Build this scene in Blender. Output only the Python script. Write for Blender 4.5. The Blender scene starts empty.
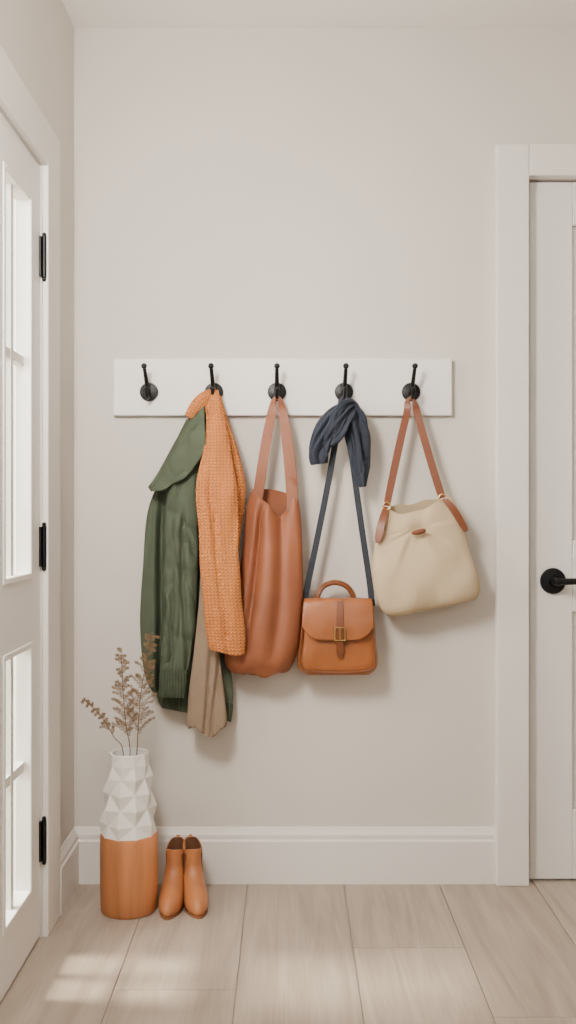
import bpy, bmesh, math, random
from mathutils import Vector, Matrix, noise
random.seed(7)
C = bpy.context.scene.collection
PI = math.pi
S = 345.0; D = 2.8; ZC = 1.072

def P(px, py, d):
    k = (D - d) / D
    return Vector(((px - 288) / S * k, -d, ZC + (512 - py) / S * k))

def lin(c):
    return tuple((x/255/12.92 if x/255 <= .04045 else ((x/255+.055)/1.055)**2.4) for x in c)

def nf(x, y, seed, kx, ky): return noise.noise(Vector((x*kx, y*ky, seed)))
def crease(x, y, seed, kx, ky, w=.22):
    r = 1 - abs(nf(x, y, seed, kx, ky)); return max(0, (r-(1-w))/w)

# ------------------------------------------------------------------ materials
class NT:
    def __init__(s, name):
        s.m = bpy.data.materials.new(name); s.m.use_nodes = True
        s.t = s.m.node_tree; s.n = s.t.nodes; s.b = s.n['Principled BSDF']; s.out = s.n['Material Output']
    def node(s, typ, **kw):
        n = s.n.new(typ)
        for k, v in kw.items(): setattr(n, k, v)
        return n
    def link(s, a, b): s.t.links.new(a, b)
    def math(s, op, a, b=None):
        n = s.n.new('ShaderNodeMath'); n.operation = op
        for i, v in enumerate((a, b)):
            if v is None: continue
            if isinstance(v, (int, float)): n.inputs[i].default_value = v
            else: s.link(v, n.inputs[i])
        return n.outputs[0]
    def mix(s, fac, a, b):
        n = s.n.new('ShaderNodeMix'); n.data_type = 'RGBA'
        for sock, v in ((n.inputs[0], fac), (n.inputs[6], a), (n.inputs[7], b)):
            if isinstance(v, (int, float)): sock.default_value = v
            elif isinstance(v, tuple): sock.default_value = (*v, 1) if len(v) == 3 else v
            else: s.link(v, sock)
        return n.outputs[2]

def mat(name, rgb, rough=.6, nscale=8, namt=.08, bscale=60, bump=.1, bdist=.002, metallic=0, stretch=(1,1,1), sheen=0, spec=.5):
    q = NT(name); col = lin(rgb)
    tc = q.node('ShaderNodeTexCoord'); mp = q.node('ShaderNodeMapping'); mp.inputs['Scale'].default_value = stretch
    q.link(tc.outputs['Object'], mp.inputs['Vector'])
    nz = q.node('ShaderNodeTexNoise'); nz.inputs['Scale'].default_value = nscale; nz.inputs['Detail'].default_value = 5
    q.link(mp.outputs[0], nz.inputs['Vector'])
    mr = q.node('ShaderNodeMapRange'); mr.inputs[1].default_value = .3; mr.inputs[2].default_value = .7
    q.link(nz.outputs[0], mr.inputs[0])
    q.link(q.mix(mr.outputs[0], tuple(c*(1-namt) for c in col), tuple(min(1, c*(1+namt)) for c in col)), q.b.inputs['Base Color'])
    q.b.inputs['Roughness'].default_value = rough; q.b.inputs['Metallic'].default_value = metallic
    q.b.inputs['Specular IOR Level'].default_value = spec
    if sheen: q.b.inputs['Sheen Weight'].default_value = sheen
    if bump:
        n2 = q.node('ShaderNodeTexNoise'); n2.inputs['Scale'].default_value = bscale; n2.inputs['Detail'].default_value = 3
        q.link(mp.outputs[0], n2.inputs['Vector'])
        bp = q.node('ShaderNodeBump'); bp.inputs['Strength'].default_value = bump; bp.inputs['Distance'].default_value = bdist
        q.link(n2.outputs[0], bp.inputs['Height']); q.link(bp.outputs[0], q.b.inputs['Normal'])
    return q.m

def knit_mat(name, rgb, fu=96, fv=108):
    q = NT(name); col = lin(rgb)
    uv = q.node('ShaderNodeUVMap'); uv.uv_map = 'UVMap'
    sp = q.node('ShaderNodeSeparateXYZ'); q.link(uv.outputs[0], sp.inputs[0])
    u = q.math('MULTIPLY', sp.outputs[0], fu); v = q.math('MULTIPLY', sp.outputs[1], fv)
    # V-shaped stitches in vertical wales
    fr = q.math('FRACT', u); ab = q.math('ABSOLUTE', q.math('SUBTRACT', fr, .5))
    a = q.math('SINE', q.math('MULTIPLY', fr, PI))
    w = q.math('ADD', q.math('MULTIPLY', q.math('SINE', q.math('MULTIPLY', q.math('ADD', v, q.math('MULTIPLY', ab, 1.2)), 2*PI)), .5), .5)
    h = q.math('MULTIPLY', q.math('ADD', q.math('MULTIPLY', a, .5), .5), q.math('ADD', q.math('MULTIPLY', w, .65), .35))
    q.link(q.mix(h, tuple(c*.52 for c in col), tuple(min(1, c*1.18) for c in col)), q.b.inputs['Base Color'])  # gaps between stitches darkened: cavity shade put into the wool colour
    q.b.inputs['Roughness'].default_value = .95; q.b.inputs['Specular IOR Level'].default_value = .1
    bp = q.node('ShaderNodeBump'); bp.inputs['Strength'].default_value = .8; bp.inputs['Distance'].default_value = .005
    q.link(h, bp.inputs['Height']); q.link(bp.outputs[0], q.b.inputs['Normal'])
    return q.m

def weave_mat(name, rgb, f=420, amt=.12, rough=.9):
    q = NT(name); col = lin(rgb)
    uv = q.node('ShaderNodeUVMap'); uv.uv_map = 'UVMap'
    sp = q.node('ShaderNodeSeparateXYZ'); q.link(uv.outputs[0], sp.inputs[0])
    a = q.math('SINE', q.math('MULTIPLY', sp.outputs[0], f*2)); b = q.math('SINE', q.math('MULTIPLY', sp.outputs[1], f*2))
    h = q.math('ADD', q.math('MULTIPLY', q.math('MULTIPLY', a, b), .5), .5)
    tc = q.node('ShaderNodeTexCoord'); nz = q.node('ShaderNodeTexNoise'); nz.inputs['Scale'].default_value = 22; nz.inputs['Detail'].default_value = 6
    q.link(tc.outputs['Object'], nz.inputs['Vector'])
    f1 = q.math('ADD', q.math('MULTIPLY', h, .4), q.math('MULTIPLY', nz.outputs[0], .6))
    q.link(q.mix(f1, tuple(c*(1-amt*2) for c in col), tuple(min(1, c*(1+amt*2)) for c in col)), q.b.inputs['Base Color'])
    q.b.inputs['Roughness'].default_value = rough; q.b.inputs['Specular IOR Level'].default_value = .15
    bp = q.node('ShaderNodeBump'); bp.inputs['Strength'].default_value = .25; bp.inputs['Distance'].default_value = .002
    q.link(f1, bp.inputs['Height']); q.link(bp.outputs[0], q.b.inputs['Normal'])
    return q.m

def floor_mat():
    q = NT('oak planks')
    at = q.node('ShaderNodeAttribute'); at.attribute_name = 'tone'
    tc = q.node('ShaderNodeTexCoord')
    off = q.node('ShaderNodeVectorMath', operation='ADD')
    cx = q.node('ShaderNodeCombineXYZ'); q.link(q.math('MULTIPLY', at.outputs['Fac'], 13.7), cx.inputs[0]); q.link(q.math('MULTIPLY', at.outputs['Fac'], 31.0), cx.inputs[1])
    q.link(tc.outputs['Object'], off.inputs[0]); q.link(cx.outputs[0], off.inputs[1])
    mp = q.node('ShaderNodeMapping'); mp.inputs['Scale'].default_value = (7, .7, 1); q.link(off.outputs[0], mp.inputs['Vector'])
    n1 = q.node('ShaderNodeTexNoise'); n1.inputs['Scale'].default_value = 1.4; n1.inputs['Detail'].default_value = 8; n1.inputs['Distortion'].default_value = 2.6
    q.link(mp.outputs[0], n1.inputs['Vector'])
    mp2 = q.node('ShaderNodeMapping'); mp2.inputs['Scale'].default_value = (110, 3, 1); q.link(off.outputs[0], mp2.inputs['Vector'])
    n2 = q.node('ShaderNodeTexNoise'); n2.inputs['Scale'].default_value = 1.6; n2.inputs['Detail'].default_value = 5
    q.link(mp2.outputs[0], n2.inputs['Vector'])
    ramp = q.node('ShaderNodeValToRGB'); e = ramp.color_ramp.elements
    e[0].position = .28; e[0].color = (*lin((144,128,113)), 1); e[1].position = .72; e[1].color = (*lin((182,167,151)), 1)
    q.link(q.math('ADD', q.math('MULTIPLY', n1.outputs[0], .7), q.math('MULTIPLY', n2.outputs[0], .3)), ramp.inputs[0])
    tone = q.math('ADD', q.math('MULTIPLY', at.outputs['Fac'], .10), .93)
    mx = q.node('ShaderNodeVectorMath', operation='SCALE'); q.link(ramp.outputs[0], mx.inputs[0]); q.link(tone, mx.inputs['Scale'])
    q.link(mx.outputs[0], q.b.inputs['Base Color'])
    q.b.inputs['Roughness'].default_value = .42
    bp = q.node('ShaderNodeBump'); bp.inputs['Strength'].default_value = .1; bp.inputs['Distance'].default_value = .001
    q.link(n2.outputs[0], bp.inputs['Height']); q.link(bp.outputs[0], q.b.inputs['Normal'])
    return q.m

def glass_mat():
    q = NT('door glass')
    tr = q.node('ShaderNodeBsdfTransparent'); gl = q.node('ShaderNodeBsdfGlossy'); gl.inputs['Roughness'].default_value = .03
    tr.inputs[0].default_value = (.90, .91, .89, 1)
    mx = q.node('ShaderNodeMixShader'); mx.inputs[0].default_value = .08
    q.link(tr.outputs[0], mx.inputs[1]); q.link(gl.outputs[0], mx.inputs[2]); q.link(mx.outputs[0], q.out.inputs[0])
    return q.m

M = dict(
    wall=mat('warm grey wall paint', (213,206,197), .9, 3, .012, 140, .05, .001, spec=.2),
    ceil=mat('ceiling paint', (243,239,233), .95, 3, .01, 140, .03, .001, spec=.2),
    trim=mat('trim paint', (228,223,216), .5, 4, .01, 40, .02, .001),
    door=mat('door paint', (230,226,220), .45, 4, .01, 40, .02, .001),
    board=mat('rack board paint', (234,230,225), .5, 5, .012, 50, .03, .001),
    black=mat('black iron', (15,15,17), .42, 30, .1, 200, .06, .0005, metallic=.4),
    green=weave_mat('olive green cotton', (80,88,72), 300, .10),
    greenrib=mat('green rib knit', (70,78,63), .95, 60, .12, 200, .2, .001, spec=.15),
    knit=knit_mat('orange wool knit', (206,130,75)),
    taupe=weave_mat('taupe linen', (140,120,100), 350, .12),
    navy=weave_mat('navy linen', (52,56,66), 350, .14),
    tote=mat('cognac leather', (139,81,52), .58, 7, .2, 130, .22, .0015, spec=.4),
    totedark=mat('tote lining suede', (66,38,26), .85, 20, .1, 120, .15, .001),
    strapl=mat('strap leather', (136,80,51), .55, 14, .12, 160, .15, .001),
    satch=mat('saddle leather', (150,87,45), .36, 10, .16, 150, .15, .001),
    satchd=mat('dark saddle leather', (114,63,33), .38, 10, .12, 150, .15, .001),
    brass=mat('brass', (206,170,104), .28, 30, .05, 100, .02, .0005, metallic=.9),
    navystrap=mat('navy webbing', (42,46,54), .8, 60, .1, 300, .3, .001),
    canvas=weave_mat('cream canvas', (190,169,138), 380, .07),
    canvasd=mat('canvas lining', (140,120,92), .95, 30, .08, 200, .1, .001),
    bucketl=mat('chestnut leather', (116,64,38), .42, 14, .1, 160, .12, .001),
    white=mat('white matt ceramic', (226,222,216), .7, 20, .02, 120, .08, .001),
    terr=mat('orange stained wood', (184,118,72), .48, 1.3, .30, 30, .14, .001, stretch=(16,16,1.2)),
    dry=mat('dried leaf', (128,101,73), .9, 40, .25, 100, .1, .001),
    drystem=mat('dried stem', (96,72,48), .85, 40, .15, 100, .1, .001),
    boot=mat('tan boot leather', (176,110,64), .46, 14, .16, 140, .15, .001),
    bootel=mat('boot elastic', (124,76,46), .85, 60, .1, 300, .3, .001),
    bootin=mat('boot lining', (100,64,42), .9, 30, .1, 100, .1, .001),
    sole=mat('boot sole', (134,86,54), .7, 30, .1, 100, .1, .001),
    ground=mat('outside paving', (176,168,156), .95, 4, .06, 40, .2, .003),
    floor=floor_mat(), glass=glass_mat())

# ------------------------------------------------------------------ mesh helpers
def wloc(o):
    v = Vector((0,0,0))
    while o: v += o.location; o = o.parent
    return v

def mk(name, V, F, m, parent=None, smooth=True, uv=None, local=False, solid=0, sub=0, bevel=0, recalc=True, ang=40, kind=None, label=None, tones=None):
    off = Vector((0,0,0)) if local or parent is None else wloc(parent)
    me = bpy.data.meshes.new(name)
    me.from_pydata([tuple(Vector(v) - off) for v in V], [], F)
    if uv:
        l = me.uv_layers.new(name='UVMap')
        for lp in me.loops: l.data[lp.index].uv = uv[lp.vertex_index]
    if tones:
        a = me.attributes.new('tone', 'FLOAT', 'FACE')
        for i, t in enumerate(tones): a.data[i].value = t
    if recalc:
        bm = bmesh.new(); bm.from_mesh(me); bmesh.ops.recalc_face_normals(bm, faces=bm.faces); bm.to_mesh(me); bm.free()
    if smooth:
        me.shade_smooth(); me.set_sharp_from_angle(angle=math.radians(ang))
    me.materials.append(m)
    o = bpy.data.objects.new(name, me); C.objects.link(o)
    if parent: o.parent = parent
    if solid:
        md = o.modifiers.new('solid', 'SOLIDIFY'); md.thickness = solid; md.offset = 0
    if bevel:
        md = o.modifiers.new('bevel', 'BEVEL'); md.width = bevel; md.segments = 2; md.limit_method = 'ANGLE'
    if sub:
        md = o.modifiers.new('sub', 'SUBSURF'); md.levels = sub; md.render_levels = sub
    if kind: o['kind'] = kind
    if label: o['label'] = label
    return o

def thing(name, label, cat, loc, group=None, rz=0):
    o = bpy.data.objects.new(name, None); C.objects.link(o); o.location = loc; o.rotation_euler = (0,0,rz)
    o.empty_display_size = .05
    o['label'] = label; o['category'] = cat
    if group: o['group'] = group
    return o

def box(V, F, x0, x1, y0, y1, z0, z1):
    n = len(V)
    V += [(x0,y0,z0),(x1,y0,z0),(x1,y1,z0),(x0,y1,z0),(x0,y0,z1),(x1,y0,z1),(x1,y1,z1),(x0,y1,z1)]
    F += [[n+i for i in f] for f in ((0,3,2,1),(4,5,6,7),(0,1,5,4),(1,2,6,5),(2,3,7,6),(3,0,4,7))]

def boxes(*bs):
    V, F = [], []
    for b in bs: box(V, F, *b)
    return V, F

def cr(rows, t):
    n = len(rows); s = max(0, min(1, t)) * (n-1); i = min(int(s), n-2); f = s - i
    p0 = rows[max(0, i-1)]; p1 = rows[i]; p2 = rows[i+1]; p3 = rows[min(n-1, i+2)]
    return [.5*((2*b) + (-a+c)*f + (2*a-5*b+4*c-d)*f*f + (-a+3*b-3*c+d)*f**3) for a, b, c, d in zip(p0, p1, p2, p3)]

def sp(v, e): return math.copysign(abs(v)**e, v)

def sect(rows, nu=72, nv=70, fold=None, pyf=None, xf=None, ex=1.0, ey=.8, cap_top=True, cap_bot=True):
    V, F, UV = [], [], []
    for j in range(nv+1):
        t = j/nv; py, xl, xr, db, df = cr(rows, t)
        xm = (xl+xr)/2; hw = (xr-xl)/2; dm = (db+df)/2; hd = (df-db)/2
        for i in range(nu):
            th = 2*PI*i/nu; c = math.cos(th); s = math.sin(th)
            x = xm + hw*sp(c, ex); d = dm + hd*sp(s, ey); y = py
            if fold: d += fold(x, y, t, (x-xm)/hw)*min(1, max(0, s)*1.6)
            if pyf: y += pyf((x-xm)/hw, s, t)
            if xf: x += xf((x-xm)/hw, s, t, y)
            V.append(P(x, y, d)); UV.append((sp(c, ex)*hw/S, py/S))
    for j in range(nv):
        for i in range(nu):
            k = (i+1) % nu
            F.append([j*nu+i, j*nu+k, (j+1)*nu+k, (j+1)*nu+i])
    if cap_top: F.append(list(range(nu)))
    if cap_bot: F.append([nv*nu+i for i in range(nu)])
    return V, F, UV

def tube(V, F, pts, rads, n=10, cap=True):
    base = len(V); pts = [Vector(p) for p in pts]
    prev = None
    for i, p in enumerate(pts):
        t = (pts[min(i+1, len(pts)-1)] - pts[max(i-1, 0)]).normalized()
        if prev is None:
            a = Vector((0,1,0)) if abs(t.y) < .9 else Vector((1,0,0))
            nrm = (a - t*a.dot(t)).normalized()
        else: nrm = (prev - t*prev.dot(t)).normalized()
        prev = nrm; b = t.cross(nrm)
        r = rads[i] if isinstance(rads, (list, tuple)) else rads
        for k in range(n):
            th = 2*PI*k/n; V.append(p + nrm*(r*math.cos(th)) + b*(r*math.sin(th)))
    for i in range(len(pts)-1):
        for k in range(n):
            k2 = (k+1) % n
            F.append([base+i*n+k, base+i*n+k2, base+(i+1)*n+k2, base+(i+1)*n+k])
    if cap:
        F.append([base+k for k in range(n)][::-1]); F.append([base+(len(pts)-1)*n+k for k in range(n)])

def smooth_path(pts, n):
    return [Vector(cr([tuple(p) for p in pts], i/(n-1))) for i in range(n)]

def ball(V, F, c, r, n=12, m=8, sc=(1,1,1)):
    base = len(V); c = Vector(c)
    for j in range(1, m):
        ph = PI*j/m
        for i in range(n):
            th = 2*PI*i/n
            V.append(c + Vector((r*sc[0]*math.sin(ph)*math.cos(th), r*sc[1]*math.sin(ph)*math.sin(th), r*sc[2]*math.cos(ph))))
    for j in range(m-2):
        for i in range(n):
            k = (i+1) % n
            F.append([base+j*n+i, base+(j+1)*n+i, base+(j+1)*n+k, base+j*n+k])
    F.append([base+i for i in range(n)]); F.append([base+(m-2)*n+i for i in range(n)][::-1])

def lathe(prof, n=48, c=(0,0,0), axis='Z', cap0=True, cap1=True):
    V, F = [], []; c = Vector(c)
    for r, h in prof:
        for i in range(n):
            th = 2*PI*i/n
            a, b = r*math.cos(th), r*math.sin(th)
            V.append(c + (Vector((a, b, h)) if axis == 'Z' else Vector((a, -h, b))))
    for j in range(len(prof)-1):
        for i in range(n):
            k = (i+1) % n
            F.append([j*n+i, j*n+k, (j+1)*n+k, (j+1)*n+i])
    if cap0: F.append(list(range(n)))
    if cap1: F.append([(len(prof)-1)*n+i for i in range(n)])
    return V, F

def ribbon(pts, thick=.003, n=60):
    """pts: (px, py, d, nx, ny, nz, width_px)"""
    V, F, UV = [], [], []; rows = [cr(pts, i/(n-1)) for i in range(n)]
    cs = [P(r[0], r[1], r[2]) for r in rows]
    prof = [(-1,-.5),(-.93,-1),(.93,-1),(1,-.5),(1,.5),(.93,1),(-.93,1),(-1,.5)]
    L = 0
    for i, r in enumerate(rows):
        t = (cs[min(i+1, n-1)] - cs[max(i-1, 0)]).normalized()
        nn = Vector(r[3:6]); nn = (nn - t*nn.dot(t)).normalized(); w = t.cross(nn)
        if i: L += (cs[i]-cs[i-1]).length
        for a, b in prof:
            V.append(cs[i] + w*(a*r[6]/S/2) + nn*(b*thick/2)); UV.append((a*r[6]/S/2, L))
    m = len(prof)
    for i in range(n-1):
        for k in range(m):
            k2 = (k+1) % m
            F.append([i*m+k, i*m+k2, (i+1)*m+k2, (i+1)*m+k])
    F.append(list(range(m))); F.append([(n-1)*m+k for k in range(m)])
    return V, F, UV

FR = (0, -1, 0)
def FRp(px, py, d, w, n=FR): return (px, py, d, *n, w)

def pleat(pts, pleats=6, amp=.18, n=40, nu=48, ph=0, wr=0, twist=0, hf=0):
    """soft cloth tube: pts (px, py, d, halfwidth_px, halfdepth_m)"""
    V, F, UV = [], [], []; rows = [cr(pts, i/(n-1)) for i in range(n)]
    cs = [P(r[0], r[1], r[2]) for r in rows]; L = 0
    for i, r in enumerate(rows):
        t = (cs[min(i+1, n-1)] - cs[max(i-1, 0)]).normalized()
        nn = Vector(FR); nn = (nn - t*nn.dot(t)).normalized(); w = t.cross(nn)
        if i: L += (cs[i]-cs[i-1]).length
        for k in range(nu):
            th = 2*PI*k/nu; tw = th + twist*i/n
            q = 1 + amp*math.cos(pleats*tw + ph + .5*i/n) + amp*.5*math.sin((pleats*2-1)*tw + 1*i/n)
            if wr: q += wr*noise.noise(Vector((math.cos(tw)*2.2, math.sin(tw)*2.2, i*.045+ph*3)))
            if hf:
                z = 1-abs(noise.noise(Vector((math.cos(tw)*1.7+5, math.sin(tw)*1.7, i*.04+ph*7)))); q -= hf*max(0, (z-.8)/.2)
            a = math.cos(th)*r[3]/S*(1+.35*(q-1)); b = sp(math.sin(th), .85)*r[4]*q
            V.append(cs[i] + w*a + nn*b); UV.append((th*r[3]/S, L))
    for i in range(n-1):
        for k in range(nu):
            k2 = (k+1) % nu
            F.append([i*nu+k, i*nu+k2, (i+1)*nu+k2, (i+1)*nu+k])
    F.append(list(range(nu))); F.append([(n-1)*nu+k for k in range(nu)])
    return V, F, UV

# ------------------------------------------------------------------ setting
XL = -.620; XR = 1.95; ZT = 2.475; YF = -5.0
O0, O1 = .365, 1.235       # left door opening (distance from the back wall)
ZD1 = 1.945
RX0, RX1, ZD2 = .695, 1.505, 2.036

V, F = boxes((XL-.14, RX0, 0, .14, 0, ZT), (RX1, XR+.14, 0, .14, 0, ZT), (RX0, RX1, 0, .14, ZD2, ZT))
mk('wall_back', V, F, M['wall'], smooth=False, kind='structure')
V, F = boxes((XL-.14, XL, -O0, 0, 0, ZT), (XL-.14, XL, YF, -O1, 0, ZT), (XL-.14, XL, -O1, -O0, ZD1, ZT))
mk('wall_left', V, F, M['wall'], smooth=False, kind='structure')
V, F = boxes((XR, XR+.14, YF, 0, 0, ZT)); mk('wall_right', V, F, M['wall'], smooth=False, kind='structure')
V, F = boxes((XL-.14, XR+.14, YF-.14, YF, 0, ZT)); mk('wall_front', V, F, M['wall'], smooth=False, kind='structure')
V, F = boxes((XL-.14, XR+.14, YF, .14, ZT, ZT+.1)); mk('ceiling', V, F, M['ceil'], smooth=False, kind='structure')

# floor: real planks in one mesh
V, F, T = [], [], []
W = 95/S; x0 = (248-288)/S - 5*W
box(V, F, XL-.14, XR+.14, YF, .14, -.05, -.004); T += [0]*6
joint = {3: (1.1,), 4: (.633,), 5: (1.25,), 6: (.424,), 7: (.75,), 8: (.9,)}
for r in range(14):
    a = max(XL-.14, x0 + r*W); b = min(XR+.14, x0 + (r+1)*W)
    if b - a < .01: continue
    j = joint.get(r, (random.uniform(.1, 1.2),))[0]
    ys = [.14]
    y = -j
    ys.append(y)
    while y > YF: y -= 2.1; ys.append(max(y, YF))
    for k in range(len(ys)-1):
        if ys[k] - ys[k+1] < .01: continue
        box(V, F, a+.0013, b-.0013, ys[k+1]+.0006, ys[k]-.0006, -.02, 0); T += [random.random()]*6
mk('floor', V, F, M['floor'], smooth=False, kind='structure', tones=T, recalc=False)
V, F = boxes((XL-6, XL-.14, -7, 5, -.12, -.03)); mk('exterior_ground', V, F, M['ground'], smooth=False, kind='structure')

# baseboards (profiled)
prof = [(0,0),(.018,0),(.018,.122),(.0145,.128),(.0145,.140),(.010,.150),(.006,.160),(0,.160)]
def base(pa, pb, nrm, name):
    V, F = [], []; pa, pb, nrm = Vector(pa), Vector(pb), Vector(nrm)
    for p in (pa, pb):
        for d, z in prof: V.append(p + nrm*d + Vector((0,0,z)))
    n = len(prof)
    for k in range(n): F.append([k, (k+1) % n, n+(k+1) % n, n+k])
    F.append(list(range(n))); F.append([n+k for k in range(n)])
    mk(name, V, F, M['trim'], smooth=False, kind='structure')
CX0 = .597; CX1 = .691
base((XL, 0, 0), (CX0, 0, 0), (0,-1,0), 'baseboard_back')
base((XL, -.018, 0), (XL, -.235, 0), (1,0,0), 'baseboard_left')

# right door trim
ct = .036
V, F = boxes((CX0, CX1, -ct, 0, 0, 2.126), (1.509, 1.603, -ct, 0, 0, 2.126), (CX1, 1.509, -ct, 0, ZD2, 2.126))
mk('trim_2', V, F, M['trim'], smooth=False, kind='structure', bevel=.004)
# right door: stiles, rails and recessed panels
a, b = .702, 1.498; y0, y1 = .004, .044
bs = [(a, .826, y0, y1, .006, 2.03), (b-.124, b, y0, y1, .006, 2.03)]
for z0, z1 in ((.006, .208), (.782, .99), (1.904, 2.03)): bs.append((.826, b-.124, y0, y1, z0, z1))
for z0, z1 in ((.208, .782), (.99, 1.904)):
    bs.append((.826, b-.124, y0+.014, y1-.01, z0, z1))
    bs.append((.826+.04, b-.164, y0+.006, y1-.01, z0+.04, z1-.04))
V, F = boxes(*bs)
door2 = mk('door_2', V, F, M['door'], smooth=False, kind='structure', bevel=.003)
hc = P(553, 581, .0); hc.y = y0
V, F = lathe([(.036,0),(.038,.004),(.036,.009),(.014,.011),(.0125,.02),(.0125,.046)], 32, hc, 'Y')
pts = smooth_path([hc+Vector((-.008,-.047,0)), hc+Vector((.02,-.05,.001)), hc+Vector((.07,-.05,.002)), hc+Vector((.125,-.047,-.001))], 18)
tube(V, F, pts, [.011]*4+[.0095]*12+[.009,.006], 12)
mk('door_handle', V, F, M['black'], door2, label='black lever handle on round rose')

# left door trim
c0, c1, cp = .235, O0, .016
V, F = boxes((XL, XL+cp, -c1, -c0, 0, 2.055), (XL, XL+cp, -(O1+c1-c0), -O1, 0, 2.055), (XL, XL+cp, -O1, -c1, ZD1, 2.055))
mk('trim_1', V, F, M['trim'], smooth=False, kind='structure', bevel=.003)
# left glazed door
dx0, dx1 = XL-.048, XL-.004
g = [(.450, .682), (.938, 1.170)]; zs = [(.145, .753), (.914, 1.838)]
A0, A1 = O0+.004, O1-.004; Z0, Z1 = .008, ZD1-.004
bs = [(dx0, dx1, -g[0][0], -A0, Z0, Z1), (dx0, dx1, -g[1][0], -g[0][1], Z0, Z1), (dx0, dx1, -A1, -g[1][1], Z0, Z1)]
for ga, gb in g:
    for z0, z1 in ((Z0, .145), (.753, .914), (1.838, Z1)): bs.append((dx0, dx1, -gb, -ga, z0, z1))
V, F = boxes(*bs)
door1 = mk('door_1', V, F, M['door'], smooth=False, kind='structure')
for ga, gb in g:
    for (z0, z1), zm in zip(zs, (.456, 1.437)):
        V, F = boxes((dx0+.012, dx0+.015, -gb, -ga, z0, z1)); mk('glass_pane', V, F, M['glass'], door1, smooth=False)
        bw = .011; xa, xb = dx0+.006, dx1+.003
        ym = -(ga+gb)/2
        V, F = boxes((xa, xb, -ga-bw, -ga+.004, z0-.004, z1+.004), (xa, xb, -gb-.004, -gb+bw, z0-.004, z1+.004),
                     (xa, xb, -gb+bw, -ga-bw, z0-.004, z0+bw), (xa, xb, -gb+bw, -ga-bw, z1-bw, z1+.004))
        mk('glazing_bead', V, F, M['door'], door1, smooth=False, bevel=.003)
        V, F = boxes((dx0+.004, dx0+.030, ym-.011, ym+.011, z0+bw, z1-bw), (dx0+.005, dx0+.029, -gb+bw, -ga-bw, zm-.011, zm+.011))
        mk('muntin', V, F, M['door'], door1, smooth=False)
for z in (1.714, .985, .245):
    V, F = [], []
    x, y = XL+.006, -O0-.003
    tube(V, F, [(x,y,z-.052),(x,y,z+.052)], .006, 14)
    for zz in (z-.056, z+.056): ball(V, F, (x,y,zz), .0055)
    for zz in (z-.018, z+.018): tube(V, F, [(x,y,zz-.001),(x,y,zz+.001)], .0066, 14)
    box(V, F, XL-.004, XL+.001, y-.012, y, z-.05, z+.05)
    mk('hinge', V, F, M['black'], door1, label='black butt hinge')

# ------------------------------------------------------------------ coat rack
bp0 = P(113, 415.5, .022); bp1 = P(452, 358.5, .022)
rack = thing('coat_rack', 'white wall-mounted board with five black iron coat hooks', 'coat rack', ((bp0.x+bp1.x)/2, 0, bp0.z))
V, F = boxes((bp0.x, bp1.x, -.022, 0, bp0.z, bp1.z))
mk('board', V, F, M['board'], rack, smooth=False, bevel=.003)
HOOK = [149, 214, 277, 344, 411]; TIP = [144, 211, 277, 346, 415]
for hx, tx in zip(HOOK, TIP):
    c = P(hx, 392, .025)
    V, F = lathe([(.0265,.022),(.027,.026),(.025,.030),(.012,.033),(.006,.0335)], 32, (c.x, 0, c.z), 'Y')
    hk = mk('hook', V, F, M['black'], rack, label='black iron coat hook')
    tip = P(tx, 366, .085)
    V, F = [], []
    pts = smooth_path([(c.x,-.026,c.z-.004), (c.x,-.046,c.z+.004), ((c.x*2+tip.x)/3,-.062,c.z+.025), tip], 16)
    tube(V, F, pts, [.0085-.0035*i/15 for i in range(16)], 12); ball(V, F, tip, .0085)
    mk('upper_prong', V, F, M['black'], hk)
    V, F = [], []
    pts = smooth_path([(c.x,-.026,c.z-.006), (c.x,-.042,c.z-.018), (c.x,-.062,c.z-.020), (c.x,-.076,c.z-.010), (c.x,-.080,c.z+.002)], 16)
    tube(V, F, pts, [.006-.0012*i/15 for i in range(16)], 12); ball(V, F, pts[-1], .0068)
    mk('lower_prong', V, F, M['black'], hk)

# ------------------------------------------------------------------ green jacket
sn = math.sin
def gauss(x, c, w): return math.exp(-((x-c)/w)**2)
def jf(x, y, t, u):
    k = max(0, min(1, (y-485)/40))
    return (.005*nf(x - y*.10, y, 3, .055, .009) + .003*nf(x + y*.2, y, 9, .10, .02) - .007*crease(x + y*.13, y, 5, .05, .006, .16)
            - k*.030*gauss(x, 161.5 - .006*(y-560), 4.0) + k*.010*gauss(x, 153, 4.5))
jk = thing('jacket', 'olive green cotton jacket with ribbed cuff, hanging furthest left from second hook', 'jacket', P(180, 700, .05))
V, F, UV = sect([(402,199,211,.034,.058),(420,186,211,.03,.064),(450,172,210,.02,.064),(485,157,209,.015,.066),(515,147,210,.012,.066),
                 (565,143,212,.012,.066),(620,140,218,.012,.066),(665,143,230,.012,.066),(690,150,233,.013,.066),(703,157,232,.016,.062)],
                150, 130, jf, pyf=lambda u, s, t: (8*u + 2*sn(u*9))*max(0, t-.85)/.15 if t > .85 else 0, ey=.5)
mk('body', V, F, M['green'], jk, uv=UV, ang=70)
V, F, UV = sect([(697,154,233,.013,.069),(701,156,233,.012,.071),(710,159,232,.013,.070),(715,162,231,.018,.064)], 260, 14,
                lambda x, y, t, u: .0022*sn(x*2.0), pyf=lambda u, s, t: 7*u, ey=.6)
mk('hem_band', V, F, M['greenrib'], jk, uv=UV, ang=80)
def sf(x, y, t, u):
    return (.004*nf(x, y + x*.9, 21, .05, .03) - .009*crease(x, y - x*.75, 23, .03, .026, .16) - .007*crease(x, y + x*.55, 27, .05, .018, .16)
            - .016*gauss(x, 184 + .02*(y-560) + 2*sn(y*.03), 2.8)*max(0, min(1, (y-500)/30)) - .012*gauss(x, 174 - .03*(y-560), 2.4)*max(0, min(1, (y-560)/40)) + .002*nf(x, y, 25, .12, .02))
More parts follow.
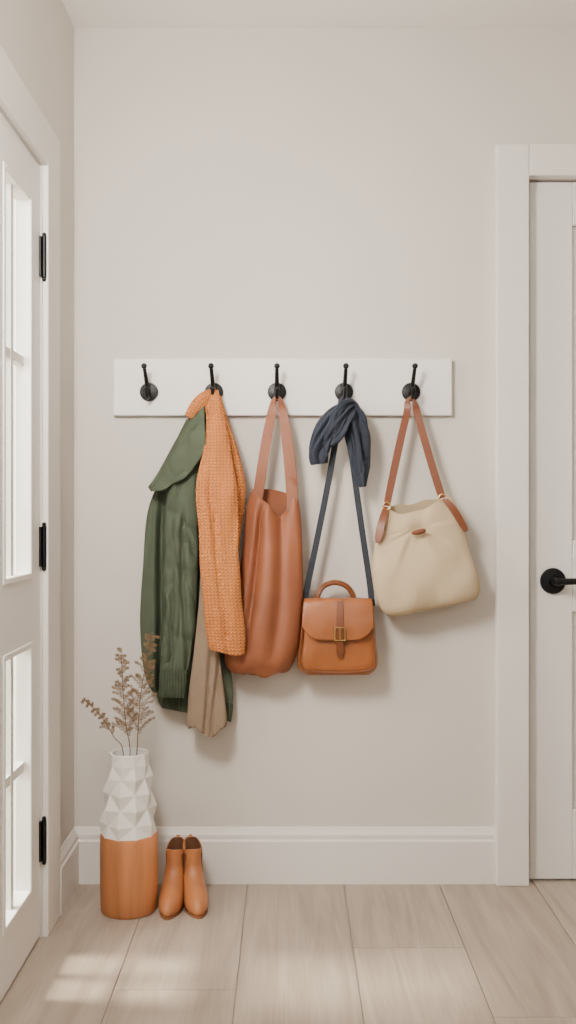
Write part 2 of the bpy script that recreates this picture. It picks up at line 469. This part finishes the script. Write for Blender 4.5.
V, F, UV = sect([(446,181,198,.050,.086),(475,169,200,.050,.112),(520,165,199,.040,.120),(570,164,198,.038,.121),(620,164,196,.042,.121),(655,161,191,.052,.120),(668,159,189,.064,.118),(676,161,187,.080,.110)],
                110, 140, sf, xf=lambda u, s, t, y: 1.6*nf(u*10, y, 31, .1, .05), ey=.62)
mk('sleeve', V, F, M['green'], jk, uv=UV, ang=70)
V, F, UV = sect([(670,160,188,.070,.114),(676,159,187,.069,.116),(690,159,186,.071,.115),(698,160,185,.080,.110)], 160, 16,
                lambda x, y, t, u: .0022*sn(x*2.2))
mk('cuff', V, F, M['greenrib'], jk, uv=UV, ang=80)
# collar: folded flap with straight edges running to a point, softly draped
cols = [((204,404),(206,450)), ((191,419),(196,465)), ((178,439),(185,478)), ((167,459),(173,484)), ((158,475),(164,490)), ((149,488),(152,491))]
V, F, UV = [], [], []
nU, nV = 44, 20
for i in range(nU+1):
    q = cr([(*a, *b) for a, b in cols], i/nU)
    for j in range(nV+1):
        f = j/nV; x = q[0]+(q[2]-q[0])*f; y = q[1]+(q[3]-q[1])*f
        d = .058 + .054*(1-(1-min(1, f/.22))**2)*(1-.3*i/nU) + .014*f*(1-.4*i/nU) + .012*sn(PI*i/nU) + .006*sn(i*.32+f*2.0)*f + .004*nf(x, y, 41, .08, .06) - .006*crease(x, y, 43, .05, .04, .15)
        V.append(P(x, y, d)); UV.append((x/S, y/S))
for i in range(nU):
    for j in range(nV): F.append([i*(nV+1)+j, (i+1)*(nV+1)+j, (i+1)*(nV+1)+j+1, i*(nV+1)+j+1])
mk('collar', V, F, M['green'], jk, uv=UV, solid=.008)

# ------------------------------------------------------------------ taupe scarf
ts = thing('scarf', 'taupe linen scarf showing below the orange cardigan', 'scarf', P(207, 738, .09))
V, F, UV = sect([(397,209,217,.028,.058),(420,208,216,.055,.082),(470,206,218,.086,.1),(540,202,222,.09,.112),(600,199,218,.088,.112),(650,194,219,.080,.112),(690,189,224,.074,.114),(720,187,227,.07,.114),(730,188,226,.072,.112)],
                120, 120, lambda x, y, t, u: (.007*nf(x+y*.15, y, 51, .07, .010)-.013*crease(x+y*.12, y, 53, .065, .005, .22))*min(1, t*1.5),
                pyf=lambda u, s, t: (11*max(0, 1-abs(u-.15)*1.3)+2.6*nf(u*40, 0, 55, .3, 1)+.7*sn(u*31)-3)*max(0, t-.82)/.18, ey=.6)
mk('cloth', V, F, M['taupe'], ts, uv=UV, ang=70)

# ------------------------------------------------------------------ orange cardigan
cd = thing('cardigan', 'chunky orange knitted cardigan hanging over the green jacket', 'cardigan', P(225, 652, .13))
V, F, UV = sect([(396,209,221,.045,.066),(420,212,228,.055,.09),(450,216,238,.06,.100),(480,220,245,.06,.105),(497,221,245.5,.06,.106),(530,218,241,.06,.105),(575,216,237,.065,.105)], 60, 60,
                lambda x, y, t, u: .004*nf(x, y, 61, .1, .03))
mk('body', V, F, M['knit'], cd, uv=UV)
V, F, UV = sect([(390,207,218,.05,.072),(405,205,222,.062,.098),(425,206,227,.088,.128),(450,203,231,.106,.15),(480,197,236,.112,.158),(515,197,238,.114,.163),(560,200,239,.116,.164),(605,204,242,.116,.166),(640,207,245,.118,.166),(653,210,245,.124,.16)], 100, 120,
                lambda x, y, t, u: .008*nf(x+y*.1, y, 65, .06, .018)-.010*gauss(u, -.25+.25*sn(y*.012), .14)*max(0, min(1, (y-430)/60))-.007*crease(x-y*.08, y, 67, .045, .008, .25), ey=.8, xf=lambda u, s, t, y: 1.5*nf(u*6, y, 69, .1, .03),
                pyf=lambda u, s, t: 2.5*sn(u*2.2+.6)*max(0, t-.85)/.15)
mk('sleeve', V, F, M['knit'], cd, uv=UV, ang=70)
V, F, UV = pleat([(216,392,.06,4,.008),(206,397,.075,6,.01),(197,405,.086,6,.01),(188,417,.09,4,.007)], 4, .08, 24, 24)
mk('neckband', V, F, M['knit'], cd, uv=UV)

# ------------------------------------------------------------------ leather tote
tt = thing('tote_bag', 'large slouchy cognac leather tote bag hanging from the middle hook', 'bag', P(262, 672, .07))
# a few long soft folds: (position at the rim, position at the base, depth, width, fades out at t)
FOLDS = [(-.60,-.30,.016,.13,.7), (.40,.20,.013,.14,.9), (-.30,-.72,.010,.10,.95)]
def tf(x, y, t, u):
    e = max(0, 1-t*2.4); low = max(0, t-.6)/.4
    d = .014*nf(u*30+4, y, 75.1, .04, .0065) + .006*nf(x + y*.1, y, 73, .05, .014) + .008*e*sn(x*.19+1.6) + .008*sn(PI*min(1, t*1.1))*(1-u*u)
    for a, b, dep, w, fo in FOLDS:
        c = a + (b-a)*t + .08*sn(t*6+a*9)
        d -= dep*gauss(u, c, w*(1+.9*t))*max(0, min(1, (fo-t)/.35))*min(1, .35+t*3)
    d -= .007*crease(x, y + x*.5, 84, .02, .022, .16)*low
    return d
V, F, UV = sect([(493,253,297,.04,.086),(510,247,300,.032,.098),(550,243,302,.022,.114),(600,236,302.5,.015,.126),(640,228,299,.015,.133),(660,225,294,.016,.128),(671,231,288,.025,.110),(675,244,280,.04,.095)],
                160, 130, tf, pyf=lambda u, s, t: ((21*s*(1-abs(u)**1.7)*(1+.35*u) + 3.5*sn(u*6)*s if s > 0 else 3*s*(1-u*u)) + 4*u)*max(0, 1-t*3.5) + max(0, t-.85)/.15*2.5*sn(u*4+1), cap_top=False, ey=.7)
mk('body', V, F, M['tote'], tt, uv=UV, solid=.003, ang=70)
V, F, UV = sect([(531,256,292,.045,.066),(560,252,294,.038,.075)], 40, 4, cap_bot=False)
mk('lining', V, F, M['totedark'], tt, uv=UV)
def loop_strap(left, apex, right):
    """left/right: lists of (px,py,d,w) going up / down"""
    pts = [FRp(*p) for p in left]
    ax, ay, ad, aw = apex
    pts.append((ax-3.5, ay+5, ad, -.75, -.6, .25, aw)); pts.append((ax, ay, ad, 0, -.1, 1, aw)); pts.append((ax+3.5, ay+5, ad, .75, -.6, .25, aw))
    pts += [FRp(*p) for p in right]
    return pts
V, F, UV = ribbon(loop_strap([(257,510,.070,8),(258,496,.076,10),(262.5,465,.078,10),(268,432,.068,9.5),(272,412,.06,8.5)], (277,396,.056,7),
                             [(282.5,412,.06,8.5),(286,432,.068,10),(290,465,.076,11.5),(292,494,.080,11.5),(291,512,.085,9)]), .004, 90)
mk('strap', V, F, M['strapl'], tt, uv=UV)

# ------------------------------------------------------------------ satchel
st = thing('shoulder_bag', 'small saddle brown satchel with buckled flap on a long navy strap', 'bag', P(338, 674, .07))
V, F, UV = sect([(602,308,370,.016,.088),(606,304,373,.013,.097),(622,301.5,374.5,.012,.104),(645,298.5,376.5,.012,.109),(660,297,378,.012,.110),(669,299,376,.014,.107),(675,306,369,.02,.096)],
                96, 60, lambda x, y, t, u: .003*nf(x, y, 87, .05, .05), None, ex=.45, ey=.42)
mk('body', V, F, M['satch'], st, uv=UV, ang=60)
prof_f = [(607,.010),(601,.014),(599.5,.04),(599.5,.08),(600.5,.098),(605,.107),(615,.113),(626,.1175),(639,.121)]
V, F, UV = [], [], []
nU, nV = 48, 44
for j in range(nV+1):
    y, d = cr(prof_f, j/nV); f = max(0, (j/nV-.55)/.45)
    for i in range(nU+1):
        u = -1+2*i/nU
        hw = 34 + 2.2*f
        yy = y + (1-u*u)*(-.8)
        if f > 0: yy = y - 13*(max(0, abs(u)-.5)/.5)**2.2*f + 1.5*(1-u*u)*f
        V.append(P(338+u*hw, yy, d - .006*abs(u)**5 + .002*nf(u*30, y, 88, .08, .06))); UV.append((u*hw/S, y/S))
for j in range(nV):
    for i in range(nU): F.append([j*(nU+1)+i, j*(nU+1)+i+1, (j+1)*(nU+1)+i+1, (j+1)*(nU+1)+i])
mk('flap', V, F, M['satch'], st, uv=UV, solid=.005)
V, F = [], []
pp = [P(303.5,612,.102), P(301,645,.107), P(300,660,.108), P(306,670,.107), P(338,672.5,.108), P(369,670,.107), P(375.3,660,.108), P(374,645,.107), P(371.5,612,.102)]
tube(V, F, smooth_path(pp, 70), .0022, 8); mk('piping', V, F, M['satchd'], st)
V, F, UV = ribbon([FRp(340,601,.108,6),FRp(340,612,.1175,6.5),FRp(340,632,.1245,6.5),FRp(340,648,.123,6.5),FRp(340,655,.118,5.5),FRp(340,658,.116,2.5)], .003, 40)
mk('front_strap', V, F, M['satchd'], st, uv=UV)
V, F = [], []
q = [P(335,627.5,.129), P(345,627.5,.129), P(345,640.5,.129), P(335,640.5,.129)]
tube(V, F, q+[q[0]], .0021, 8, cap=False)
tube(V, F, [P(340,627.5,.130), P(340,640.5,.131)], .0014, 8)
mk('buckle', V, F, M['brass'], st, label='small brass buckle')
V, F, UV = ribbon([(317,602,.06,*FR,5),(318,594,.06,-.4,-1,.2,5),(324,586,.06,-.4,-.8,.6,5),(335,582.5,.06,0,-.8,.9,5),(346,586,.06,.4,-.8,.6,5),(352.5,594,.06,.4,-1,.2,5),(354,602,.06,*FR,5)], .008, 60)
mk('handle', V, F, M['satchd'], st, uv=UV, ang=60)
for px in (317, 354):
    V, F = [], []
    c = P(px, 600, .06); box(V, F, c.x-.012, c.x+.012, c.y-.012, c.y+.012, c.z-.004, c.z+.004)
    mk('handle_base', V, F, M['satchd'], st, smooth=False, bevel=.002)
V, F, UV = ribbon(loop_strap([(304,606,.068,6),(307,588,.068,6),(319,530,.068,6),(331,468,.064,6),(339,418,.057,6)], (344,396,.056,6),
                             [(348,418,.057,6),(353.5,468,.064,6),(362,530,.068,6),(370,585,.068,6),(372,606,.068,6)]), .003, 100)
mk('shoulder_strap', V, F, M['navystrap'], st, uv=UV, label='long navy shoulder strap')
for px in (304, 372):
    V, F = [], []
    c = P(px, 601, .068)
    tube(V, F, [c+Vector((.008*math.cos(a), 0, .008*math.sin(a))) for a in [2*PI*k/16 for k in range(17)]], .0014, 8, cap=False)
    mk('ring', V, F, M['brass'], st)

# ------------------------------------------------------------------ navy scarf
ns = thing('scarf', 'dark navy scarf tied in a short bunch on the fourth hook', 'scarf', P(344, 487, .085))
V, F, UV = pleat([(345,406,.076,5,.014),(336,415,.088,8,.02),(327,428,.092,9.5,.023),(321,443,.09,10.5,.022),(319,455,.087,10,.017),(320,464,.085,8,.009)], 4, .28, 80, 110, .4, .4, .8, .3)
mk('tail', V, F, M['navy'], ns, uv=UV, ang=75)
V, F, UV = pleat([(343,402,.066,5,.014),(349,409,.08,8.5,.022),(355,423,.086,11,.025),(358.5,441,.088,10.5,.024),(360.5,460,.087,9.5,.020),(361.5,475,.085,6.5,.014),(363,487,.085,3,.007)], 4, .28, 90, 110, 1.9, .4, -.9, .3)
mk('tail', V, F, M['navy'], ns, uv=UV, ang=75)
V, F, UV = pleat([(353,405,.084,5,.012),(347,410,.098,9,.024),(341,419,.112,11,.028),(336,430,.110,10.5,.024),(331,440,.098,8,.014),(328,446,.09,3,.007)], 4, .26, 70, 110, .7, .4, .8, .3)
mk('knot', V, F, M['navy'], ns, uv=UV, ang=75)

# ------------------------------------------------------------------ cream bucket bag
cb = thing('bucket_bag', 'cream canvas bucket bag with brown leather strap on the right end hook', 'bag', P(428, 608, .08))
def bf(x, y, t, u):
    a = math.atan2(x-419, max(3, y-522)); rr = math.hypot(x-419, y-522)
    return (.010*nf(a*30, rr, 81, .07, .010)*min(1, rr/25) - .007*crease(a*30, rr, 83, .05, .006, .2)*min(1, rr/18)*max(0, 1-rr/80)
            + .008*nf(x, y, 85, .04, .03))*min(1, t*2+.5) - .015*gauss(x, 419, 11)*gauss(y, 528, 9) + .004*sn(x*.22)*max(0, 1-t*4)
def bpy_(u, s, t):
    tilt = -.17*(u*42) * (1 if t > .1 else .75+.25*t/.1)
    return tilt + (9*max(0, s)*(1-abs(u)**3)*(1-.75*u) + 1.0*s*sn(u*7))*max(0, 1-t*3.2)
V, F, UV = sect([(502,386,450,.046,.084),(514,382,456.5,.038,.094),(535,376,463,.03,.106),(560,372.5,470,.024,.120),(582,374.5,477.5,.022,.130),(598,379.5,479,.026,.128),(606,385,475,.036,.118),(609,396,466,.05,.104)],
                120, 110, bf, pyf=bpy_, cap_top=False, ey=.55)
mk('body', V, F, M['canvas'], cb, uv=UV, solid=.003, ang=70)
V, F, UV = sect([(517,392,448,.055,.075),(560,386,458,.045,.10)], 40, 4, cap_bot=False, pyf=lambda u, s, t: -6*u)
mk('lining', V, F, M['canvasd'], cb, uv=UV)
V, F, UV = ribbon(loop_strap([(386.5,506,.074,6),(388,499,.074,7),(393,475,.072,7.5),(401,438,.065,7.5),(407,412,.059,7)], (411,397,.056,6.5),
                             [(417,412,.059,7),(424,438,.065,7.5),(434,472,.074,7.5),(440,491,.078,7.5),(442,498,.078,6)]), .004, 90)
mk('strap', V, F, M['bucketl'], cb, uv=UV)
for pts in ([(386,507,.078,*FR,5),(384,515,.088,*FR,7),(381,526,.097,-.3,-1,0,8),(378.5,538,.1,-.3,-1,0,7),(377,543,.1,-.3,-1,0,3)],
            [(444,499,.08,*FR,5),(450,505,.086,.1,-1,0,6.5),(457,515,.092,.4,-1,0,7.5),(464,527,.095,.5,-1,0,6.5),(467,531,.095,.5,-1,0,3)]):
    V, F, UV = ribbon(pts, .005, 40); mk('tab', V, F, M['bucketl'], cb, uv=UV)
for px, py in ((386.5,506), (442.5,498)):
    V, F = [], []; c = P(px, py, .082)
    tube(V, F, [c+Vector((.0105*math.cos(a), 0, .0105*math.sin(a))) for a in [2*PI*k/18 for k in range(19)]], .0019, 8, cap=False)
    mk('ring', V, F, M['brass'], cb)
V, F = [], []
c = P(419, 532, .114); tube(V, F, [c+Vector((-.02,0,-.003)), c+Vector((-.016,-.002,-.002)), c+Vector((0,-.003,0)), c+Vector((.014,-.002,.004)), c+Vector((.018,0,.005))], [.003,.0065,.008,.0065,.003], 12)
tube(V, F, [c+Vector((0,.016,.002)), c], .003, 8)
mk('toggle', V, F, M['bucketl'], cb)

# ------------------------------------------------------------------ floor vase
vc = Vector((-.4295, -.19, 0))
vs = thing('floor_vase', 'floor vase with faceted white top and orange wood base', 'vase', vc)
V, F = lathe([(.060,0),(.073,.0015),(.0755,.006),(.077,.05),(.0775,.15),(.0765,.204),(.0745,.208),(.05,.2085)], 64, vc)
mk('base', V, F, M['terr'], vs)
V, F = [], []
NS = 5; lev = [(.207,.0755),(.240,.0730),(.280,.0695),(.320,.0655),(.360,.0605),(.394,.0555),(.424,.0535)]
for j, (z, r) in enumerate(lev):
    for i in range(NS*2):
        th = PI*i/NS + .10
        out = 1.08 if (i+j) % 2 == 0 else .895
        if j in (0, len(lev)-1): out = 1
        if j == len(lev)-2: out = 1.03 if (i+j) % 2 == 0 else .95
        V.append(vc + Vector((r*out*math.cos(th), r*out*math.sin(th), z)))
n2 = NS*2
for j in range(len(lev)-1):
    for i in range(n2):
        k = (i+1) % n2; a, b, c_, d_ = j*n2+i, j*n2+k, (j+1)*n2+k, (j+1)*n2+i
        if (i+j) % 2 == 0: F += [[a, b, d_], [b, c_, d_]]
        else: F += [[a, b, c_], [a, c_, d_]]
b0 = (len(lev)-1)*n2
for r, z in ((.046,.424),(.043,.26)):
    s0 = len(V)
    for i in range(n2): V.append(vc + Vector((r*math.cos(PI*i/NS+.10), r*math.sin(PI*i/NS+.10), z)))
    for i in range(n2):
        k = (i+1) % n2; F.append([b0+i, b0+k, s0+k, s0+i])
    b0 = s0
F.append([b0+i for i in range(n2)])
mk('neck', V, F, M['white'], vs, smooth=False, bevel=.002)

# ------------------------------------------------------------------ dried sprigs
def sprig(label, pts, nb, bl, seed, start=.38):
    rnd = random.Random(seed)
    path = smooth_path(pts, 40)
    o = thing('dried_sprig', label, 'dried plant', path[0], 'dried sprigs in the vase')
    V, F = [], []
    tube(V, F, path, [.0016-.0009*i/39 for i in range(40)], 7)
    LV, LF = [], []
    def leaf(p, dirv, L, w):
        t = dirv.normalized(); a = Vector((rnd.uniform(-.8,.8), -1, rnd.uniform(-.8,.8))); s_ = t.cross(a).normalized(); n_ = t.cross(s_)
        b = len(LV)
        LV.extend([p, p+t*L*.4+s_*w+n_*w*.3, p+t*L, p+t*L*.4-s_*w+n_*w*.3, p+t*L*.45-n_*w*.3])
        LF.extend([[b,b+1,b+4],[b+1,b+2,b+4],[b+2,b+3,b+4],[b+3,b,b+4]])
    for q in range(nb):
        f = start + (.97-start)*q/(nb-1) + rnd.uniform(-.01,.01); i = max(1, min(38, int(f*39))); p = path[i]; t = (path[i+1]-path[i-1]).normalized()
        side = 1 if q % 2 else -1
        rt = t.cross(Vector((0,1,0))).normalized()
        dv = (t*rnd.uniform(.7,1.1) + rt*side*.75 + Vector((0, rnd.uniform(-.8,.8), 0))).normalized()
        g = (f-start)/(1-start); L = bl*(1.05-.75*g)*rnd.uniform(.7,1.2)
        br = smooth_path([p, p+dv*L*.5+Vector((0,0,.003)), p+dv*L+Vector((0,0,-.004))], 16)
        tube(V, F, br, .00045, 5)
        for k in range(1, 16):
            bt = (br[k]-br[k-1]).normalized(); sv = bt.cross(Vector((0,1,.1))).normalized()
            for sd in (-1, 1):
                leaf(br[k], bt*rnd.uniform(.5,1)+sv*sd+Vector((0, rnd.uniform(-.5,.5), 0)), rnd.uniform(.005,.0095)*(1.2-.5*k/16), rnd.uniform(.0008,.0012))
        leaf(br[-1], br[-1]-br[-2], .007, .001)
    for k in range(30, 40):
        for sd in (-1, 1): leaf(path[k], Vector((sd*.8, rnd.uniform(-.6,.6), .6)), .006, .001)
    mk('stem', V, F, M['drystem'], o)
    mk('leaves', LV, LF, M['dry'], o, smooth=False, recalc=False)
def vp(px, py, d): return P(px, py, d)
z0 = .30
sprig('tallest dried brown fern sprig, standing upright in the white vase', [vc+Vector((.012,.01,z0)), vp(137,751,.18), vp(139,715,.17), vp(143,680,.165), vp(152,634,.16)], 36, .062, 1, .38)
sprig('middle bushy dried fern sprig, rising beside the tallest one', [vc+Vector((0,-.015,z0)), vp(130,751,.2), vp(126,725,.205), vp(123,690,.21), vp(121,650,.215)], 34, .054, 2, .40)
sprig('shortest dried sprig, arching out to the left of the vase', [vc+Vector((-.015,.0,z0)), vp(123,751,.2), vp(114,737,.2), vp(101,716,.19), vp(84,700,.18)], 14, .024, 3, .55)

# ------------------------------------------------------------------ ankle boots
def lift(y): 
    f = max(0, min(1, (y+.03)/.09)); return .014*f*f*(3-2*f)
def build_boot(label):
    o = thing('ankle_boot', label, 'boot', (0,0,0), 'tan ankle boots')
    rows = [(.006,.078,-.099,.0268,.0),(.014,.081,-.105,.0315,.0),(.026,.081,-.102,.0323,0),(.040,.079,-.090,.0312,0),(.053,.077,-.066,.0288,0),(.066,.075,-.040,.0266,0),(.082,.070,-.018,.0244,0),(.100,.068,-.006,.0232,0),(.122,.070,-.003,.0238,0),(.147,.073,-.002,.0250,0)]
    V, F = [], []; nu, nv = 64, 60
    IV, IF = [], []
    def prof_w(fr): return 1 - .12*(1-math.cos((fr-.29)*PI*2)) - .10*max(0, (.2-fr)/.2)**1.5
    for j in range(nv+1):
        z, yb, yf, hw, _ = cr(rows, j/nv)
        for i in range(nu):
            th = 2*PI*i/nu; c, s = math.cos(th), math.sin(th)
            y = (yb+yf)/2 + (yb-yf)/2*sp(s, .90)
            fr = (y-yf)/(yb-yf)
            k_ = max(0, min(1, (yb-yf-.09)/.05))
            w = hw*(1 - k_*(1-prof_w(fr)))
            x = w*sp(c, .91)
            zz = z + lift(y)*(1-.3*j/nv)
            e = max(0, (j-nv+16)/16)
            zz += e*(.003*s + .002*max(0, -s)**2 - .013*abs(c)**4)     # opening dips at the sides
            zz += .0010*nf(x*1000, zz*1000, 91, .05, .09)
            V.append((x, y, zz))
            if j >= nv-16:
                cy = (yb+yf)/2; IV.append((x*.93, cy+(y-cy)*.94, zz-.0008))
    for j in range(nv):
        for i in range(nu):
            k = (i+1) % nu; F.append([j*nu+i, j*nu+k, (j+1)*nu+k, (j+1)*nu+i])
    F.append(list(range(nu)))
    mk('upper', V, F, M['boot'], o, local=True, solid=.0028)
    for j in range(16):
        for i in range(nu):
            k = (i+1) % nu; IF.append([j*nu+i, j*nu+k, (j+1)*nu+k, (j+1)*nu+i])
    IF.append(list(range(nu)))
    mk('lining', IV, IF, M['bootin'], o, local=True)
    V, F = [], []
    for z in (-.001, .006):
        for i in range(nu):
            th = 2*PI*i/nu; c, s = math.cos(th), math.sin(th)
            y = -.012 + .0945*sp(s, .90); fr = (y+.1065)/.189
            x = .0318*prof_w(fr)*sp(c, .91)
            V.append((x, y, max(0, z+lift(y))))
    F.append(list(range(nu))); F.append([nu+i for i in range(nu)])
    for i in range(nu):
        k = (i+1) % nu; F.append([i, k, nu+k, nu+i])
    mk('sole', V, F, M['sole'], o, local=True)
    V, F = [], []
    for z, g_ in ((0,.92),(.017,1)):
        for i in range(24):
            th = 2*PI*i/24; V.append((.0245*g_*sp(math.cos(th),.8), .060+.0225*g_*sp(math.sin(th),.8), z))
    F.append(list(range(24))); F.append([24+i for i in range(24)])
    for i in range(24):
        k = (i+1) % 24; F.append([i, k, 24+k, 24+i])
    mk('heel', V, F, M['sole'], o, local=True)
    for sx in (-1, 1):      # elastic side gussets
        V, F = [], []; n = 14; m_ = 13
        for j in range(n+1):
            z, yb, yf, hw, _ = cr(rows, .62+.34*j/n); ww = .010+.014*j/n
            for k in range(m_):
                y = (yb+yf)/2 - .004 + (k-6)/6*ww
                s = max(-.98, min(.98, (y-(yb+yf)/2)/((yb-yf)/2)))
                c = (1-abs(s)**(2/.90))**.5
                V.append((sx*(hw*c**.91+.0016), y, z+lift(y)*.75-.011*(j/n)**3))
        for j in range(n):
            for k in range(m_-1): F.append([j*m_+k, j*m_+k+1, (j+1)*m_+k+1, (j+1)*m_+k])
        mk('gusset', V, F, M['bootel'], o, local=True, solid=.0012)
    V, F = [], []       # pull tab at the back
    pts = [(0,.0715,.144),(0,.0735,.152),(0,.076,.161),(0,.080,.162),(0,.0795,.152),(0,.076,.144)]
    sm = smooth_path(pts, 24)
    for p in sm: V += [(p.x-.005, p.y, p.z), (p.x+.005, p.y, p.z)]
    for i in range(23): F.append([i*2, i*2+1, i*2+3, i*2+2])
    mk('pull_tab', V, F, M['boot'], o, local=True, solid=.0018)
    return o
b1 = build_boot('tan leather ankle boot standing next to the vase')
b1.location = (-.313, -.158, 0); b1.rotation_euler = (0,0,math.radians(-3))
b2 = b1.copy(); C.objects.link(b2); b2['label'] = 'tan leather ankle boot on the right of its pair, away from the vase'
for ch in b1.children:
    c_ = ch.copy(); C.objects.link(c_); c_.parent = b2
b2.location = (-.257, -.154, 0); b2.rotation_euler = (0,0,math.radians(13))

# ------------------------------------------------------------------ light
w = bpy.data.worlds.new('World'); bpy.context.scene.world = w; w.use_nodes = True
bg = w.node_tree.nodes['Background']; bg.inputs[0].default_value = (1.0, .975, .94, 1); bg.inputs[1].default_value = .95
def area(name, loc, target, size, energy, col):
    l = bpy.data.lights.new(name, 'AREA'); l.shape = 'RECTANGLE'; l.size, l.size_y = size; l.energy = energy; l.color = col
    o = bpy.data.objects.new(name, l); C.objects.link(o); o.location = loc
    o.rotation_euler = (Vector(target)-Vector(loc)).to_track_quat('-Z', 'Y').to_euler(); return o
area('key_light', (-.50, -1.45, 1.85), (.2, 0, .9), (.34, .44), 40, (1, .945, .875))
area('ceiling_bounce', (.4, -2.9, 1.7), (.4, -2.0, 2.5), (1.2, .8), 14, (1, .96, .91))
area('room_fill', (.6, -4.6, 1.4), (.3, 0, 1.1), (2.2, 2.0), 6, (1, .965, .93))
area('door_daylight', (-2.4, -1.3, 1.7), (-.6, -.8, 1.1), (1.6, 2.0), 340, (1, .96, .90))
sl = bpy.data.lights.new('sun', 'SUN'); sl.energy = 11; sl.angle = math.radians(7); sl.color = (1, .92, .80)
so = bpy.data.objects.new('sun', sl); C.objects.link(so); so.location = (-3, -1, 4)
so.rotation_euler = Vector((1, -.05, -1.7)).to_track_quat('-Z', 'Y').to_euler()

# ------------------------------------------------------------------ camera
cam = bpy.data.cameras.new('camera'); co = bpy.data.objects.new('camera', cam); C.objects.link(co)
co.location = (0, -D, ZC); co.rotation_euler = (PI/2, 0, 0)
cam.sensor_fit = 'VERTICAL'; cam.sensor_height = 36; cam.lens = 36*D/(1024/S)
cam.clip_start = .05
bpy.context.scene.camera = co
